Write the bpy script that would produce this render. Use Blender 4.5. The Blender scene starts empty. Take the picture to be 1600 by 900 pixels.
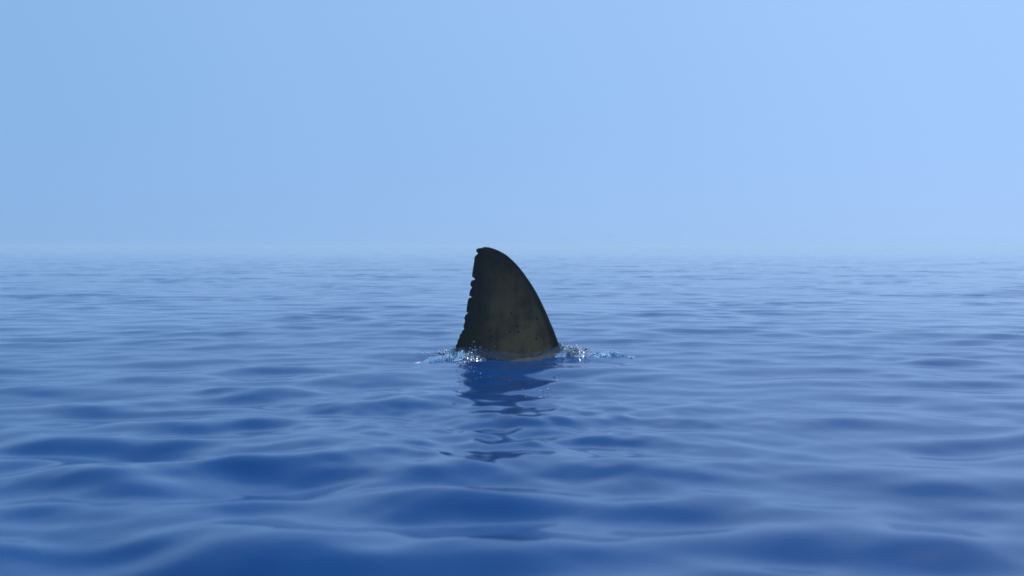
import bpy, bmesh, math, random
import numpy as np
from mathutils import Vector, noise

random.seed(7)
rng = np.random.default_rng(21)
sc = bpy.context.scene
col = sc.collection

# ------------------------------------------------------------------ camera
HOR = 384.0           # the level line in the photograph's pixels
CAM_H = 0.70          # metres above the calm sea
F = 1556.0            # focal length in pixels of a 1600 wide picture (35 mm)
D = 6.33              # distance to the fin
cam_d = bpy.data.cameras.new("camera")
cam_d.lens = 35.0
cam_d.sensor_width = 36.0
cam_d.clip_start = 0.05
cam_d.clip_end = 9000.0
cam_d.dof.use_dof = True
cam_d.dof.focus_distance = D
cam_d.dof.aperture_fstop = 2.6
cam = bpy.data.objects.new("camera", cam_d)
cam.location = (0.0, 0.0, CAM_H)
cam.rotation_euler = (math.radians(90) - math.atan((450 - HOR) / F), 0.0, 0.0)
col.objects.link(cam)
sc.camera = cam

# ------------------------------------------------------------------ sky, sun, exposure
SUN_EL = math.radians(52)
SUN_AZ = math.radians(58)      # from the view direction (+y) towards the right (+x)
w = bpy.data.worlds.new("World")
sc.world = w
w.use_nodes = True
nt = w.node_tree
nt.nodes.clear()


def N(nt, typ, **kw):
    n = nt.nodes.new(typ)
    for k, v in kw.items():
        setattr(n, k, v)
    return n


def ramp(nt, fac, stops, interp='LINEAR'):
    r = N(nt, 'ShaderNodeValToRGB')
    r.color_ramp.interpolation = interp
    e = r.color_ramp.elements
    while len(e) < len(stops):
        e.new(0.5)
    for el, (p, c) in zip(e, stops):
        el.position = p
        el.color = (c[0], c[1], c[2], 1) if hasattr(c, '__len__') else (c, c, c, 1)
    nt.links.new(fac, r.inputs[0])
    return r.outputs[0]


def mathn(nt, op, a, b=None, c=None, clamp=False):
    m = N(nt, 'ShaderNodeMath', operation=op, use_clamp=clamp)
    for i, v in enumerate((a, b, c)):
        if v is None:
            continue
        if isinstance(v, (int, float)):
            m.inputs[i].default_value = v
        else:
            nt.links.new(v, m.inputs[i])
    return m.outputs[0]


def mixc(nt, fac, a, b, blend='MIX'):
    m = N(nt, 'ShaderNodeMix', data_type='RGBA', blend_type=blend)
    for i, v in ((0, fac), (6, a), (7, b)):
        if isinstance(v, (int, float)):
            m.inputs[i].default_value = v
        elif isinstance(v, tuple):
            m.inputs[i].default_value = (v[0], v[1], v[2], 1)
        else:
            nt.links.new(v, m.inputs[i])
    return m.outputs[2]


sky = N(nt, 'ShaderNodeTexSky', sky_type='NISHITA')
sky.sun_disc = False
sky.sun_elevation = SUN_EL
sky.sun_rotation = SUN_AZ
sky.air_density = 1.0
sky.dust_density = 0.4
sky.ozone_density = 3.0
nish = mixc(nt, 1.0, sky.outputs[0], (0.09, 0.09, 0.09), 'MULTIPLY')
# smooth pale blue veil: even near the horizon, deeper blue overhead, a little
# brighter on the sun's side
tc = N(nt, 'ShaderNodeTexCoord')
sep = N(nt, 'ShaderNodeSeparateXYZ')
nt.links.new(tc.outputs['Generated'], sep.inputs[0])
up = ramp(nt, sep.outputs[2], [(0.0, (0.294, 0.514, 0.895)), (0.36, (0.330, 0.560, 0.930)),
                               (0.66, (0.200, 0.405, 0.780)), (1.0, (0.09, 0.24, 0.58))], 'EASE')
sv = N(nt, 'ShaderNodeCombineXYZ')
for k, (a_, b_) in enumerate(((0.42, 1.0), (0.26, 1.0), (0.22, 1.0))):
    nt.links.new(mathn(nt, 'MULTIPLY_ADD', sep.outputs[0], a_, b_), sv.inputs[k])
side = sv.outputs[0]
veil = mixc(nt, 1.0, up, side, 'MULTIPLY')
both = mixc(nt, 0.93, nish, veil)
bg = N(nt, 'ShaderNodeBackground')
bg.inputs[1].default_value = 1.0
nt.links.new(both, bg.inputs[0])
wo = N(nt, 'ShaderNodeOutputWorld')
nt.links.new(bg.outputs[0], wo.inputs[0])

sun_d = bpy.data.lights.new("sun", 'SUN')
sun_d.energy = 3.7
sun_d.angle = math.radians(0.5)
sun_d.color = (1.0, 0.95, 0.88)
sun = bpy.data.objects.new("sun", sun_d)
sdir = Vector((math.sin(SUN_AZ) * math.cos(SUN_EL), math.cos(SUN_AZ) * math.cos(SUN_EL), math.sin(SUN_EL)))
sun.rotation_euler = sdir.to_track_quat('Z', 'Y').to_euler()
sun.location = (4, 4, 6)
col.objects.link(sun)

sc.view_settings.view_transform = 'Standard'
sc.view_settings.look = 'None'
sc.view_settings.exposure = 0.0
sc.view_settings.gamma = 1.0
sc.view_settings.use_curve_mapping = False
sc.render.engine = 'CYCLES'
sc.cycles.use_denoising = True
sc.cycles.max_bounces = 8
sc.cycles.volume_bounces = 1
sc.cycles.transparent_max_bounces = 16

HAZE_DENSITY = 0.0040


# ------------------------------------------------------------------ helpers
def tag(o, label=None, category=None, group=None, kind=None):
    for k, v in (('label', label), ('category', category), ('group', group), ('kind', kind)):
        if v:
            o[k] = v
    return o


def mat(name):
    m = bpy.data.materials.new(name)
    m.use_nodes = True
    nt = m.node_tree
    b = nt.nodes['Principled BSDF']
    return m, nt, b


def grid_mesh(name, X, Y, Z, wrap=False, smooth=True):
    """Quad mesh from 2-D coordinate arrays."""
    r, c = X.shape
    me = bpy.data.meshes.new(name)
    co = np.stack([X, Y, Z], -1).astype(np.float32).reshape(-1)
    idx = np.arange(r * c).reshape(r, c)
    if wrap:
        nx = np.roll(idx, -1, axis=1)
        a, b, d, e = idx[:-1], nx[:-1], nx[1:], idx[1:]
    else:
        a, b, d, e = idx[:-1, :-1], idx[:-1, 1:], idx[1:, 1:], idx[1:, :-1]
    q = np.stack([a, b, d, e], -1).reshape(-1, 4).astype(np.int32)
    me.vertices.add(r * c)
    me.vertices.foreach_set('co', co)
    me.loops.add(q.size)
    me.loops.foreach_set('vertex_index', q.reshape(-1))
    me.polygons.add(len(q))
    me.polygons.foreach_set('loop_start', np.arange(0, q.size, 4, dtype=np.int32))
    me.polygons.foreach_set('loop_total', np.full(len(q), 4, dtype=np.int32))
    me.polygons.foreach_set('use_smooth', np.full(len(q), smooth))
    me.update(calc_edges=True)
    return me


def link(name, me, m, parent=None):
    o = bpy.data.objects.new(name, me)
    col.objects.link(o)
    if m:
        me.materials.append(m)
    if parent:
        o.parent = parent
    return o


def PX(px, py, d=D):
    """Photograph pixel -> metres in the upright plane at distance d."""
    return ((px - 800.0) * d / F, CAM_H - (py - HOR) * d / F)


def smooth01(t):
    t = np.clip(t, 0, 1)
    return t * t * (3 - 2 * t)


# ------------------------------------------------------------------ the waves
COMP = []
NC = 96
for i in range(NC):
    lam = 0.15 * (1.10 / 0.15) ** ((i + rng.random()) / NC)
    s = 1.0
    if lam < 0.22:
        s *= 0.45
    elif lam < 0.30:
        s *= 0.8
    elif lam > 0.85:
        s *= 0.6
    radial = rng.random() < 0.45
    ang = rng.normal(0, math.radians(42))
    R = rng.uniform(6, 16)
    COMP.append((lam, s * rng.uniform(0.5, 1.3), radial, ang, R, rng.uniform(0, 2 * math.pi)))
norm = math.sqrt(sum(c[1] ** 2 for c in COMP) / 2)
RMS_SLOPE = 0.092
COMP = [(c[0], c[1] * RMS_SLOPE / norm) + c[2:] for c in COMP]


# short wavelets that come and go in patches, all the way out
PATCH = [(0.28 * (0.90 / 0.28) ** rng.random(), rng.normal(0, math.radians(30)), rng.uniform(0, 6.28)) for _ in range(40)]
ENV = [(rng.uniform(1.1, 4.5), rng.uniform(0, 3.14), rng.uniform(0, 6.28)) for _ in range(14)]
# fine broken ripples that the fin makes about itself
FINE = [(0.09 * (0.30 / 0.09) ** rng.random(), rng.normal(0, math.radians(60)), rng.uniform(0, 6.28)) for _ in range(36)]


def waves(X, Y, comps, slope, cell):
    H = np.zeros_like(X)
    a0 = slope * math.sqrt(2.0 / len(comps))
    for lam, ang, ph in comps:
        k = 2 * math.pi / lam
        v = a0 / k * np.sin(k * (X * math.sin(ang) + Y * math.cos(ang)) + ph)
        if cell is not None:
            v = v * smooth01((lam / cell - 2.0) / 2.0)
        H += v
    return H


def water_h(X, Y, cell=None):
    X = np.asarray(X, dtype=np.float64)
    Y = np.asarray(Y, dtype=np.float64)
    H = np.zeros_like(X)
    for lam, s, radial, ang, R, ph in COMP:
        k = 2 * math.pi / lam
        a = s / k
        if radial:
            cx, cy = -math.sin(ang) * R, -math.cos(ang) * R
            p = k * np.sqrt((X - cx) ** 2 + (Y - cy) ** 2) + ph
        else:
            p = k * (X * math.sin(ang) + Y * math.cos(ang)) + ph
        v = a * (np.sin(p) - 0.12 * np.cos(2 * p))
        if cell is not None:
            v = v * smooth01((lam / cell - 2.2) / 3.0)
        H += v
    # gusts: patches of livelier and calmer water
    g = 1.0 + 0.28 * np.sin(0.9 * X + 0.5 * Y + 1.3) * np.sin(0.37 * Y - 0.4 * X + 0.6) \
        + 0.18 * np.sin(1.7 * X - 0.8 * Y)
    # the breeze drops away from the camera's side towards the open sea
    dist = np.sqrt(X ** 2 + Y ** 2)
    calm = 1.50 - 1.24 * smooth01(0.08 + np.log(np.maximum(dist, 2.2) / 2.2) / math.log(22 / 2.2))
    H = H * g * calm + ripple(X, Y)
    env = np.zeros_like(X)
    for lam, ang, ph in ENV:
        k = 2 * math.pi / lam
        env += np.sin(k * (0.6 * X * math.sin(ang) + Y * math.cos(ang)) + ph)
    env = np.clip(0.5 * env / math.sqrt(len(ENV) / 2) + 0.35, 0, 1.2)
    H += waves(X, Y, PATCH, 0.080, cell) * env * smooth01((dist - 1.5) / 6.0)
    near = np.exp(-((X + 0.02) / 0.8) ** 2 - ((Y - 3.9) / 0.95) ** 2)
    keep = X[near > 0.01], Y[near > 0.01]
    H[near > 0.01] += waves(keep[0], keep[1], FINE, 0.13, None if cell is None else cell[near > 0.01]) * near[near > 0.01]
    return H


def ripple(X, Y):
    """Rings that the slowly moving fin sends out."""
    dx = np.maximum(np.abs(X + 0.03) - 0.28, 0)
    r = np.sqrt(dx ** 2 + (Y - D) ** 2)
    return 0.0035 * np.sin(2 * math.pi * r / 0.085) * np.exp(-(r / 0.22) ** 2) * smooth01(r / 0.04)


# rows: fine in front of the camera, growing with distance
rows = [-3.0]
while rows[-1] < 3600:
    y = rows[-1]
    step = 0.03 if y < 1.0 else max(0.0125, 0.0034 * y)
    if abs(y - D) < 0.5:
        step = 0.009
    if y > 250:
        step = 0.03 * y
    rows.append(y + step)
back = [-3.0]
while back[-1] > -3600:
    back.append(back[-1] * 1.35)
rows = np.array(sorted(set(back[1:])) + rows)
NCOL = 900
u = np.linspace(-1, 1, NCOL)
fx = 0.38 * u + 0.62 * u ** 3
half = np.abs(rows) * 0.95 + 3.0
X = half[:, None] * fx[None, :]
ext = np.array([1.15, 1.6, 2.6, 5, 12, 40, 120, 400.])
outr = np.maximum(half[:, None] * ext[None, :], 0)
outr = np.minimum(outr, 3600 + half[:, None] + np.arange(8)[None, :] * 10)
X = np.hstack([-outr[:, ::-1], X, outr])
Y = np.repeat(rows[:, None], X.shape[1], 1)
cell = np.maximum(np.abs(np.gradient(X, axis=1)), np.abs(np.gradient(Y, axis=0)))
Z = water_h(X, Y, cell)
sea_me = grid_mesh("sea", X, Y, Z)
print("sea quads", len(sea_me.polygons), "rms slope", RMS_SLOPE, "rms h", Z[200:600].std())

m_sea, nt, b = mat("sea_water")
b.inputs['Base Color'].default_value = (0.000, 0.040, 0.158, 1)
b.inputs['Roughness'].default_value = 0.15
b.inputs['IOR'].default_value = 1.6
g = N(nt, 'ShaderNodeNewGeometry')
# ruffled by tiny unseen ripples in the broad patch round the fin, slick beyond it
vd = N(nt, 'ShaderNodeVectorMath', operation='DISTANCE')
vd.inputs[1].default_value = (0.0, 4.0, 0.0)
nt.links.new(g.outputs['Position'], vd.inputs[0])
rr = N(nt, 'ShaderNodeMapRange', interpolation_type='SMOOTHSTEP')
nt.links.new(vd.outputs['Value'], rr.inputs[0])
for k, v_ in enumerate((2.5, 9.0, 0.15, 0.015)):
    rr.inputs[k + 1].default_value = v_
nt.links.new(rr.outputs[0], b.inputs['Roughness'])
mp = N(nt, 'ShaderNodeMapping')
mp.inputs['Scale'].default_value = (1.0, 2.0, 1.0)
nt.links.new(g.outputs['Position'], mp.inputs[0])
nz = N(nt, 'ShaderNodeTexNoise')
nz.inputs['Scale'].default_value = 5.5
nz.inputs['Detail'].default_value = 3.0
nt.links.new(mp.outputs[0], nz.inputs[0])
bp = N(nt, 'ShaderNodeBump')
bp.inputs['Strength'].default_value = 0.04
bp.inputs['Distance'].default_value = 0.012
nt.links.new(nz.outputs[0], bp.inputs['Height'])
nt.links.new(bp.outputs[0], b.inputs['Normal'])
sea = tag(link("sea", sea_me, m_sea), "calm deep blue sea with soft low ripples reaching a hazy horizon", kind="structure")

# ------------------------------------------------------------------ the fin
TRAIL = [(704, 600), (707, 572), (710, 556), (712.5, 547), (711.8, 541.5), (714.5, 536), (714.8, 532.5), (717.5, 528),
         (718.0, 524), (721.5, 520), (721.2, 518), (724.6, 514.5), (723.9, 510), (726.2, 502), (725.6, 497),
         (727.4, 492), (730.4, 489.2), (728.6, 487), (729.2, 481), (730.4, 473), (732.0, 466.5), (736.2, 464.2),
         (733.3, 461.6), (733.9, 457), (735.0, 452.5), (737.0, 449.3), (735.4, 446.4), (735.6, 442), (737.0, 438.6),
         (741.6, 436.3), (737.8, 432.2), (738.2, 426), (739.4, 417), (740.8, 409), (741.8, 402), (743.6, 398.8),
         (746.8, 396.4), (744.3, 392.4), (745.8, 388.9), (748.6, 387.9), (751.0, 387.0), (753.9, 389.2)]
LEAD = [(899, 600), (886, 568), (877, 547), (872, 534), (865.4, 516), (860.4, 504.5), (852.5, 486), (843, 466),
        (833.8, 449.5), (824.2, 435), (814.6, 421.8), (804.5, 410.3), (794.5, 401), (785, 394.6), (776, 390.2),
        (766.5, 387), (761, 386.1), (756.3, 385.8), (753.9, 389.2)]


def resample(pts, fr, sm=False):
    p = np.array(pts, float)
    if sm:                                   # Catmull-Rom
        q = []
        for i in range(len(p) - 1):
            p0, p1, p2, p3 = p[max(i - 1, 0)], p[i], p[i + 1], p[min(i + 2, len(p) - 1)]
            for t in np.linspace(0, 1, 12, endpoint=False):
                q.append(0.5 * (2 * p1 + (p2 - p0) * t + (2 * p0 - 5 * p1 + 4 * p2 - p3) * t * t
                                + (3 * p1 - p0 - 3 * p2 + p3) * t ** 3))
        q.append(p[-1])
        p = np.array(q)
    d = np.r_[0, np.cumsum(np.hypot(*np.diff(p, axis=0).T))]
    d /= d[-1]
    return np.stack([np.interp(fr, d, p[:, 0]), np.interp(fr, d, p[:, 1])], -1)


NR, NS = 420, 72
fr = np.linspace(0, 1, NR)
T = resample(TRAIL, fr)
T0 = np.stack([np.convolve(np.pad(T[:, j], 20, mode='edge'), np.ones(41) / 41, 'valid') for j in (0, 1)], -1)
T[:-12, 0] += 0.35 * (T - T0)[:-12, 0]
# keep the leading end sharp where it meets the nick at the tip
L = np.vstack([resample(LEAD[:-1], fr[:-8] / fr[-9], True), resample([LEAD[-2], LEAD[-1]], np.linspace(0, 1, 9)[1:])])
s = 0.5 - 0.5 * np.cos(np.linspace(0, math.pi, NS))
s = 0.5 * s + 0.5 * np.linspace(0, 1, NS)
# smooth the trail towards the inside so that nicks stay at the edge
Tsm = np.stack([np.convolve(np.pad(T[:, j], 15, mode='edge'), np.ones(31) / 31, 'valid') for j in (0, 1)], -1)
Pm = np.zeros((NR, NS, 2))
for j, t in enumerate(s):
    wgt = math.exp(-(t / 0.05) ** 1.0)
    base = Tsm * (1 - wgt) + T * wgt
    Pm[:, j] = base * (1 - t) + L * t
FX = (Pm[..., 0] - 800) * D / F
FZ = CAM_H - (Pm[..., 1] - HOR) * D / F
chord = np.hypot(L[:, 0] - T[:, 0], L[:, 1] - T[:, 1]) * D / F
tl = 1 - s                                    # 0 at the leading edge
prof = 1.4845 * np.sqrt(tl) - 0.63 * tl - 1.758 * tl ** 2 + 1.4215 * tl ** 3 - 0.518 * tl ** 4
prof = np.clip(prof, 0.0, None)
half_t = np.minimum(chord[:, None] * 0.105, 0.062) * prof[None, :] + 0.0016 * np.sqrt(np.clip(np.sin(np.pi * s), 0, 1))[None, :]
# low undulations of the skin
for (kx, kz, a, ph) in ((30, 4, .0012, 0.3), (17, 9, .0015, 1.9), (55, 7, .0005, 0.9), (9, 14, .0012, 2.4)):
    half_t += a * np.sin(kx * FX + kz * FZ + ph) * np.minimum(1, half_t / 0.02)
half_t[:, 0] = 0
half_t[:, -1] = 0
front = np.stack([FX, D - half_t, FZ], -1)
rear = np.stack([FX, D + half_t, FZ], -1)[:, ::-1][:, 1:-1]
ring = np.concatenate([front, rear], 1)
fin_me = grid_mesh("shark_dorsal_fin", ring[..., 0], ring[..., 1], ring[..., 2], wrap=True)

m_fin, nt, b = mat("shark_skin")
tc = N(nt, 'ShaderNodeTexCoord')
ob = tc.outputs['Object']
mp = N(nt, 'ShaderNodeMapping')
mp.inputs['Scale'].default_value = (22, 22, 3.2)
nt.links.new(ob, mp.inputs[0])
streak = N(nt, 'ShaderNodeTexNoise')
streak.inputs['Scale'].default_value = 1.0
streak.inputs['Detail'].default_value = 5
nt.links.new(mp.outputs[0], streak.inputs[0])
cloud = N(nt, 'ShaderNodeTexNoise')
cloud.inputs['Scale'].default_value = 6.5
cloud.inputs['Detail'].default_value = 6
cloud.inputs['Roughness'].default_value = 0.6
nt.links.new(ob, cloud.inputs[0])
# base tone: darker towards the tip and both edges, browner flank
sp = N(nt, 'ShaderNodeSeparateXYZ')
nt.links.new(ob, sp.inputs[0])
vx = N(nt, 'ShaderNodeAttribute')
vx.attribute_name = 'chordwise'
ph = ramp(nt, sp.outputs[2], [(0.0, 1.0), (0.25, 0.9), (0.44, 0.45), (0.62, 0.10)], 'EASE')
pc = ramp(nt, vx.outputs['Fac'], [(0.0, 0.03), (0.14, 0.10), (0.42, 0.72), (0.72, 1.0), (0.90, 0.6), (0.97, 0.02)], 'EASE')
tone = mathn(nt, 'MULTIPLY', ph, pc)
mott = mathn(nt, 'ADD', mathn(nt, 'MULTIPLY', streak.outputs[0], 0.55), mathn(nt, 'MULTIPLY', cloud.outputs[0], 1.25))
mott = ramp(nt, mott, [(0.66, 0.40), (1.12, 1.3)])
tone = mathn(nt, 'MULTIPLY', tone, mott)
base = mixc(nt, tone, (0.0025, 0.0023, 0.0012), (0.160, 0.096, 0.032))
# black pits and pale flecks
v1 = N(nt, 'ShaderNodeTexVoronoi')
v1.inputs['Scale'].default_value = 24
nt.links.new(ob, v1.inputs[0])
pits = ramp(nt, v1.outputs['Distance'], [(0.0, 1.0), (0.13, 1.0), (0.22, 0.0)])
sel = N(nt, 'ShaderNodeSeparateColor')
nt.links.new(v1.outputs['Color'], sel.inputs[0])
pits = mathn(nt, 'MULTIPLY', pits, mathn(nt, 'GREATER_THAN', sel.outputs[0], 0.62))
base = mixc(nt, pits, base, (0.002, 0.002, 0.002))
v2 = N(nt, 'ShaderNodeTexVoronoi')
v2.inputs['Scale'].default_value = 19
mp2 = N(nt, 'ShaderNodeMapping')
mp2.inputs['Location'].default_value = (3.3, 1.7, 5.1)
nt.links.new(ob, mp2.inputs[0])
nt.links.new(mp2.outputs[0], v2.inputs[0])
fl = ramp(nt, v2.outputs['Distance'], [(0.0, 1.0), (0.05, 0.8), (0.11, 0.0)])
sel2 = N(nt, 'ShaderNodeSeparateColor')
nt.links.new(v2.outputs['Color'], sel2.inputs[0])
fl = mathn(nt, 'MULTIPLY', fl, mathn(nt, 'GREATER_THAN', sel2.outputs[1], 0.72))
base = mixc(nt, mathn(nt, 'MULTIPLY', fl, 0.5), base, (0.16, 0.14, 0.09))
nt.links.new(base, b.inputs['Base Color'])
b.inputs['Roughness'].default_value = 0.55
b.inputs['Specular IOR Level'].default_value = 0.05
bp = N(nt, 'ShaderNodeBump')
bp.inputs['Strength'].default_value = 0.5
bp.inputs['Distance'].default_value = 0.004
nt.links.new(mott, bp.inputs['Height'])
nt.links.new(bp.outputs[0], b.inputs['Normal'])
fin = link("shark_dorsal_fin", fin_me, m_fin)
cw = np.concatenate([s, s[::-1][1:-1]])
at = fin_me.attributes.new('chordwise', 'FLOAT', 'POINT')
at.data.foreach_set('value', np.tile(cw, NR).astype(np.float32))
tag(fin, "dark olive black shark dorsal fin with nicked rear edge standing out of the sea", "shark fin")

# ------------------------------------------------------------------ disturbed water round the fin
def water_material(name, foam_amt, scale, transm=1.0, tint=(0.55, 0.68, 0.80)):
    m, nt, b = mat(name)
    g = N(nt, 'ShaderNodeNewGeometry')
    nz = N(nt, 'ShaderNodeTexNoise')
    nz.inputs['Scale'].default_value = scale
    nz.inputs['Detail'].default_value = 4
    nt.links.new(g.outputs['Position'], nz.inputs[0])
    f = ramp(nt, nz.outputs[0], [(0.60 - foam_amt * 0.2, 0.0), (0.68 - foam_amt * 0.2, 1.0)])
    base = mixc(nt, f, tint, (0.85, 0.88, 0.9))
    nt.links.new(base, b.inputs['Base Color'])
    t = mathn(nt, 'MULTIPLY', mathn(nt, 'SUBTRACT', 1.0, f), transm)
    nt.links.new(t, b.inputs['Transmission Weight'])
    nt.links.new(ramp(nt, f, [(0, 0.02), (1, 0.35)]), b.inputs['Roughness'])
    b.inputs['IOR'].default_value = 1.333
    return m


m_film = water_material("water_film", -0.6, 60, 0.74, (0.17, 0.18, 0.21))
m_splash = water_material("broken_water", 0.22, 110, 1.0, (0.60, 0.66, 0.74))
m_clear = water_material("clear_water", -0.9, 60, 0.9, (0.10, 0.25, 0.40))
m_drop = water_material("droplet_water", 0.65, 150, 1.0, (0.62, 0.68, 0.76))

# sleeve of water that climbs the fin's foot
wl = np.argmin(np.abs(FZ[:, NS // 2]))
NA = 240
ring0 = ring[wl]                                         # cross-section at the waterline
seg = np.r_[0, np.cumsum(np.hypot(*(np.roll(ring0, -1, 0) - ring0)[:, :2].T))]
peri = seg[-1]
closed = np.vstack([ring0, ring0[:1]])
aa = np.linspace(0, peri, NA, endpoint=False)
rx = np.interp(aa, seg, closed[:, 0])
ry = np.interp(aa, seg, closed[:, 1])
cxm, hx = (rx.max() + rx.min()) / 2, (rx.max() - rx.min()) / 2
NRR = 40
CX = np.zeros((NRR, NA)); CY = np.zeros((NRR, NA)); CZ = np.zeros((NRR, NA))
for i in range(NA):
    q = (rx[i] - cxm) / hx
    th = math.atan2((ry[i] - D) / 0.06, q)
    nx, ny = math.cos(th) * 0.45, math.sin(th)
    ln = math.hypot(nx, ny); nx, ny = nx / ln, ny / ln
    top = np.interp(q, [-1, -.8, -.45, 0.0, .4, .75, 1.0], [.050, .062, .056, .034, .020, .046, .088])
    wid = np.interp(q, [-1, -.6, 0.2, .8, 1.0], [.07, .15, .20, .16, .10])
    for j in range(NRR):
        t = j / (NRR - 1)
        x = rx[i] + nx * (wid * t - 0.012)
        y = ry[i] + ny * (wid * t - 0.012)
        f = math.exp(-3.4 * t) - math.exp(-3.4) * t
        left = max(0.0, min(1.0, (0.15 - q) / 0.8))
        nzv = noise.fractal(Vector((x * 26, y * 26, 1.0)), 0.9, 2.1, 4)
        nz2 = noise.noise(Vector((x * 9, y * 9, 4.0)))
        z = top * f * (1 + 0.35 * nz2) + (0.006 + 0.020 * left) * nzv * math.sin(math.pi * min(t + .12, 1)) - 0.016 * t ** 3
        CX[j, i], CY[j, i], CZ[j, i] = x, y, z
CZ += water_h(CX, CY) * np.linspace(0.5, 1, NRR)[:, None]
sl_me = grid_mesh("water_sleeve", CX, CY, CZ, wrap=True)
sleeve = tag(link("water_sleeve", sl_me, m_film),
             "thin clear film of water climbing the foot of the shark fin", "water film", kind="stuff")


def splash_patch(name, path, label, seed, m, amp_scale=1.7):
    """Broken water along a path: (x, y, half width, height) stations."""
    P = np.array(path, float)
    nl, nw = 260, 70
    tt = np.linspace(0, 1, nl)
    st = np.linspace(0, 1, len(P))
    c = [np.interp(tt, st, P[:, k]) for k in range(4)]
    v = np.linspace(-1, 1, nw)
    gx = np.gradient(c[0]); gy = np.gradient(c[1]); l = np.hypot(gx, gy)
    nx, ny = -gy / l, gx / l
    X = c[0][:, None] + nx[:, None] * v[None, :] * c[2][:, None]
    Y = c[1][:, None] + ny[:, None] * v[None, :] * c[2][:, None]
    Z = np.zeros_like(X)
    W = water_h(X, Y)
    dx = np.zeros_like(X)
    for i in range(nl):
        for j in range(nw):
            p = Vector((X[i, j] * 30, Y[i, j] * 24, seed))
            n1 = noise.noise(p)
            n2 = noise.noise(p * 2.3 + Vector((5, 2, 7)))
            cell = noise.noise(p * 0.35 + Vector((1, 9, 3)))
            h = c[3][i] * amp_scale
            r = (1 - abs(n1) * 2.2) * 0.55 + (1 - abs(n2) * 2.0) * 0.25 + 0.7 * cell
            e = (1 - abs(v[j]) ** 2.5) * min(1, 12 * tt[i], 12 * (1 - tt[i]))
            Z[i, j] = max(h * r * e, -0.004) - 0.012 * (1 - e) - 0.0015
            dx[i, j] = 0.010 * n2 * e
    me = grid_mesh(name, X + dx, Y, Z + W)
    return tag(link(name, me, m), label, "splash", kind="stuff")


# centre lines of the broken water, from the photograph's places on the surface
def on_sea(px, py):
    d = CAM_H * F / (py - HOR)
    return ((px - 800.0) * d / F, d)


def path_from(pts):
    return [(*on_sea(px, py), wd, h) for px, py, wd, h in pts]


splash_patch("trailing_splash", path_from([(636, 567, .02, .004), (660, 563, .04, .010), (685, 561, .06, .020),
                                          (705, 560, .08, .036), (722, 562, .08, .040), (740, 562, .07, .026),
                                          (758, 558, .04, .010)]),
             "white broken water trailing left behind the nicked rear edge of the fin", 2.0, m_splash)
splash_patch("bow_splash", path_from([(872, 556, .05, .036), (890, 556, .08, .036), (908, 557, .08, .026),
                                     (925, 558, .06, .014), (940, 557, .03, .003)]),
             "small white splash trailing right of the smooth front edge of the fin", 31.0, m_splash)
splash_patch("bow_ripple", path_from([(922, 557, .05, .012), (940, 556, .06, .014), (962, 555, .06, .014),
                                     (980, 557, .05, .012), (995, 558, .03, .004)]),
             "narrow dark ripple trailing right of the small splash at the front edge", 57.0, m_clear)


# droplets: merged lumps and beads of thrown water
def droplets(name, spots, label, m, seed):
    rnd = random.Random(seed)
    bm = bmesh.new()
    for (px, py, spx, spy, n, r0, r1, dep) in spots:
        for _ in range(n):
            x0, y0 = px + rnd.gauss(0, spx), py + rnd.gauss(0, spy)
            d = D + rnd.uniform(-dep, dep) - 0.02
            x, z = PX(x0, y0, d)
            if dep < 0:                      # lying on the water in front of the fin
                x, d = on_sea(x0, max(y0, 560))
                z = -9.0
            wz = float(water_h(np.array([x]), np.array([d]))[0])
            z = max(z, wz + 0.001)
            r = r0 + (r1 - r0) * rnd.random() ** 2.2
            res = bmesh.ops.create_icosphere(bm, subdivisions=2, radius=r)
            sx, sz = rnd.uniform(0.8, 1.9), rnd.uniform(0.55, 1.1)
            a = rnd.uniform(-0.7, 0.7)
            mi = 1 if rnd.random() < 0.22 else 0
            for f in {f for v in res['verts'] for f in v.link_faces}:
                f.material_index = mi
            off = Vector((rnd.random() * 9, rnd.random() * 9, rnd.random() * 9))
            for v in res['verts']:
                c = v.co * (1 + 0.35 * noise.noise(v.co / r * 1.1 + off))
                X_, Z_ = c.x * sx, c.z * sz
                v.co = (x + X_ * math.cos(a) - Z_ * math.sin(a), d + c.y, z + X_ * math.sin(a) + Z_ * math.cos(a))
    for f in bm.faces:
        f.smooth = True
    me = bpy.data.meshes.new(name)
    bm.to_mesh(me)
    bm.free()
    o = link(name, me, m)
    me.materials.append(m_sea)
    return tag(o, label, "droplets", kind="stuff")


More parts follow.
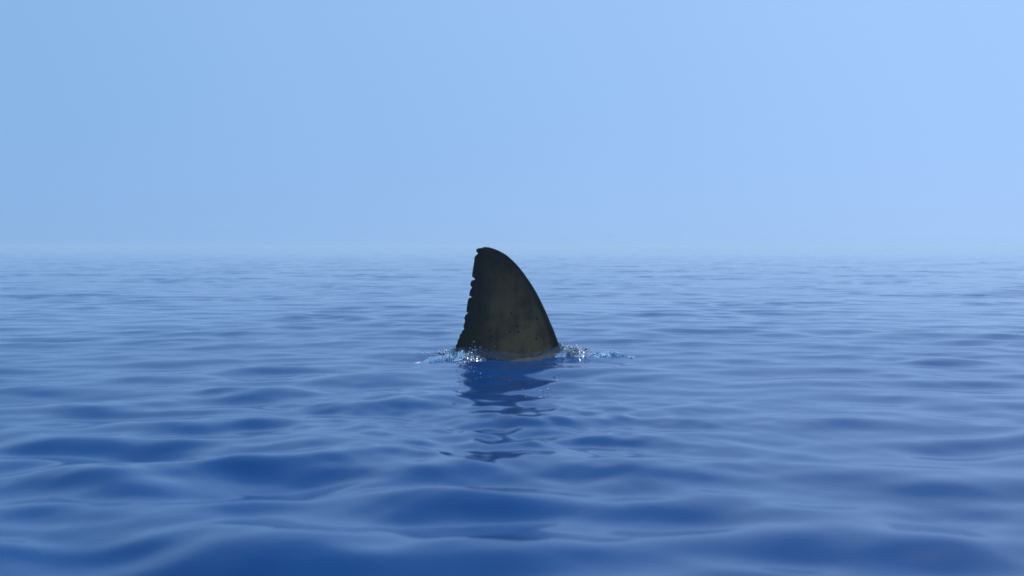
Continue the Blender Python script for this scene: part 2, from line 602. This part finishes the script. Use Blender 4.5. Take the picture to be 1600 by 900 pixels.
droplets("trailing_droplets", [
    (704, 553, 7, 4, 90, .002, .0085, .06), (690, 557, 8, 3, 70, .0015, .006, .06), (672, 561, 9, 2, 40, .001, .004, .05),
    (722, 556, 7, 5, 60, .002, .008, .02), (740, 545, 4, 4, 34, .0015, .006, .02), (736, 553, 4, 4, 24, .002, .007, .03),
    (725, 568, 9, 3, 40, .0012, .005, .05), (770, 546, 14, 4, 26, .001, .004, .02), (800, 548, 18, 4, 16, .001, .003, .02),
    (722, 571, 8, 4, 60, .0012, .0055, -1), (738, 578, 10, 7, 34, .001, .004, -1), (717, 596, 3, 14, 22, .001, .0035, -1),
    (735, 566, 10, 2, 40, .002, .008, -1)],
    "beads of white water thrown up at the left foot of the fin", m_drop, 5)
droplets("bow_droplets", [
    (882, 542, 4, 2, 30, .002, .007, .03), (896, 546, 7, 2.6, 110, .002, .009, .06), (910, 550, 8, 2.4, 90, .0015, .0075, .07),
    (926, 554, 9, 1.6, 40, .001, .005, .05), (975, 557, 9, 1.0, 14, .001, .003, .05),
    (868, 584, 3, 12, 22, .001, .0035, -1), (848, 614, 6, 3, 26, .001, .0045, -1), (800, 600, 30, 14, 8, .001, .0035, -1)],
    "beads of white water beside the right foot of the fin", m_drop, 9)

# ------------------------------------------------------------------ haze
bm = bmesh.new()
bmesh.ops.create_cube(bm, size=1.0)
me = bpy.data.meshes.new("haze")
bm.to_mesh(me)
bm.free()
hz = bpy.data.objects.new("haze", me)
hz.scale = (8400, 8400, 2.7)
hz.location = (0, 0, 0.1)
col.objects.link(hz)
m = bpy.data.materials.new("haze_air")
m.use_nodes = True
nt = m.node_tree
nt.nodes.clear()
vol = N(nt, 'ShaderNodeVolumePrincipled')
vol.inputs['Color'].default_value = (0.69, 0.90, 1.0, 1)
vol.inputs['Density'].default_value = HAZE_DENSITY
vol.inputs['Anisotropy'].default_value = 0.2
out = N(nt, 'ShaderNodeOutputMaterial')
nt.links.new(vol.outputs[0], out.inputs['Volume'])
me.materials.append(m)
tag(hz, "pale blue haze lying low over the sea towards the horizon", kind="stuff")
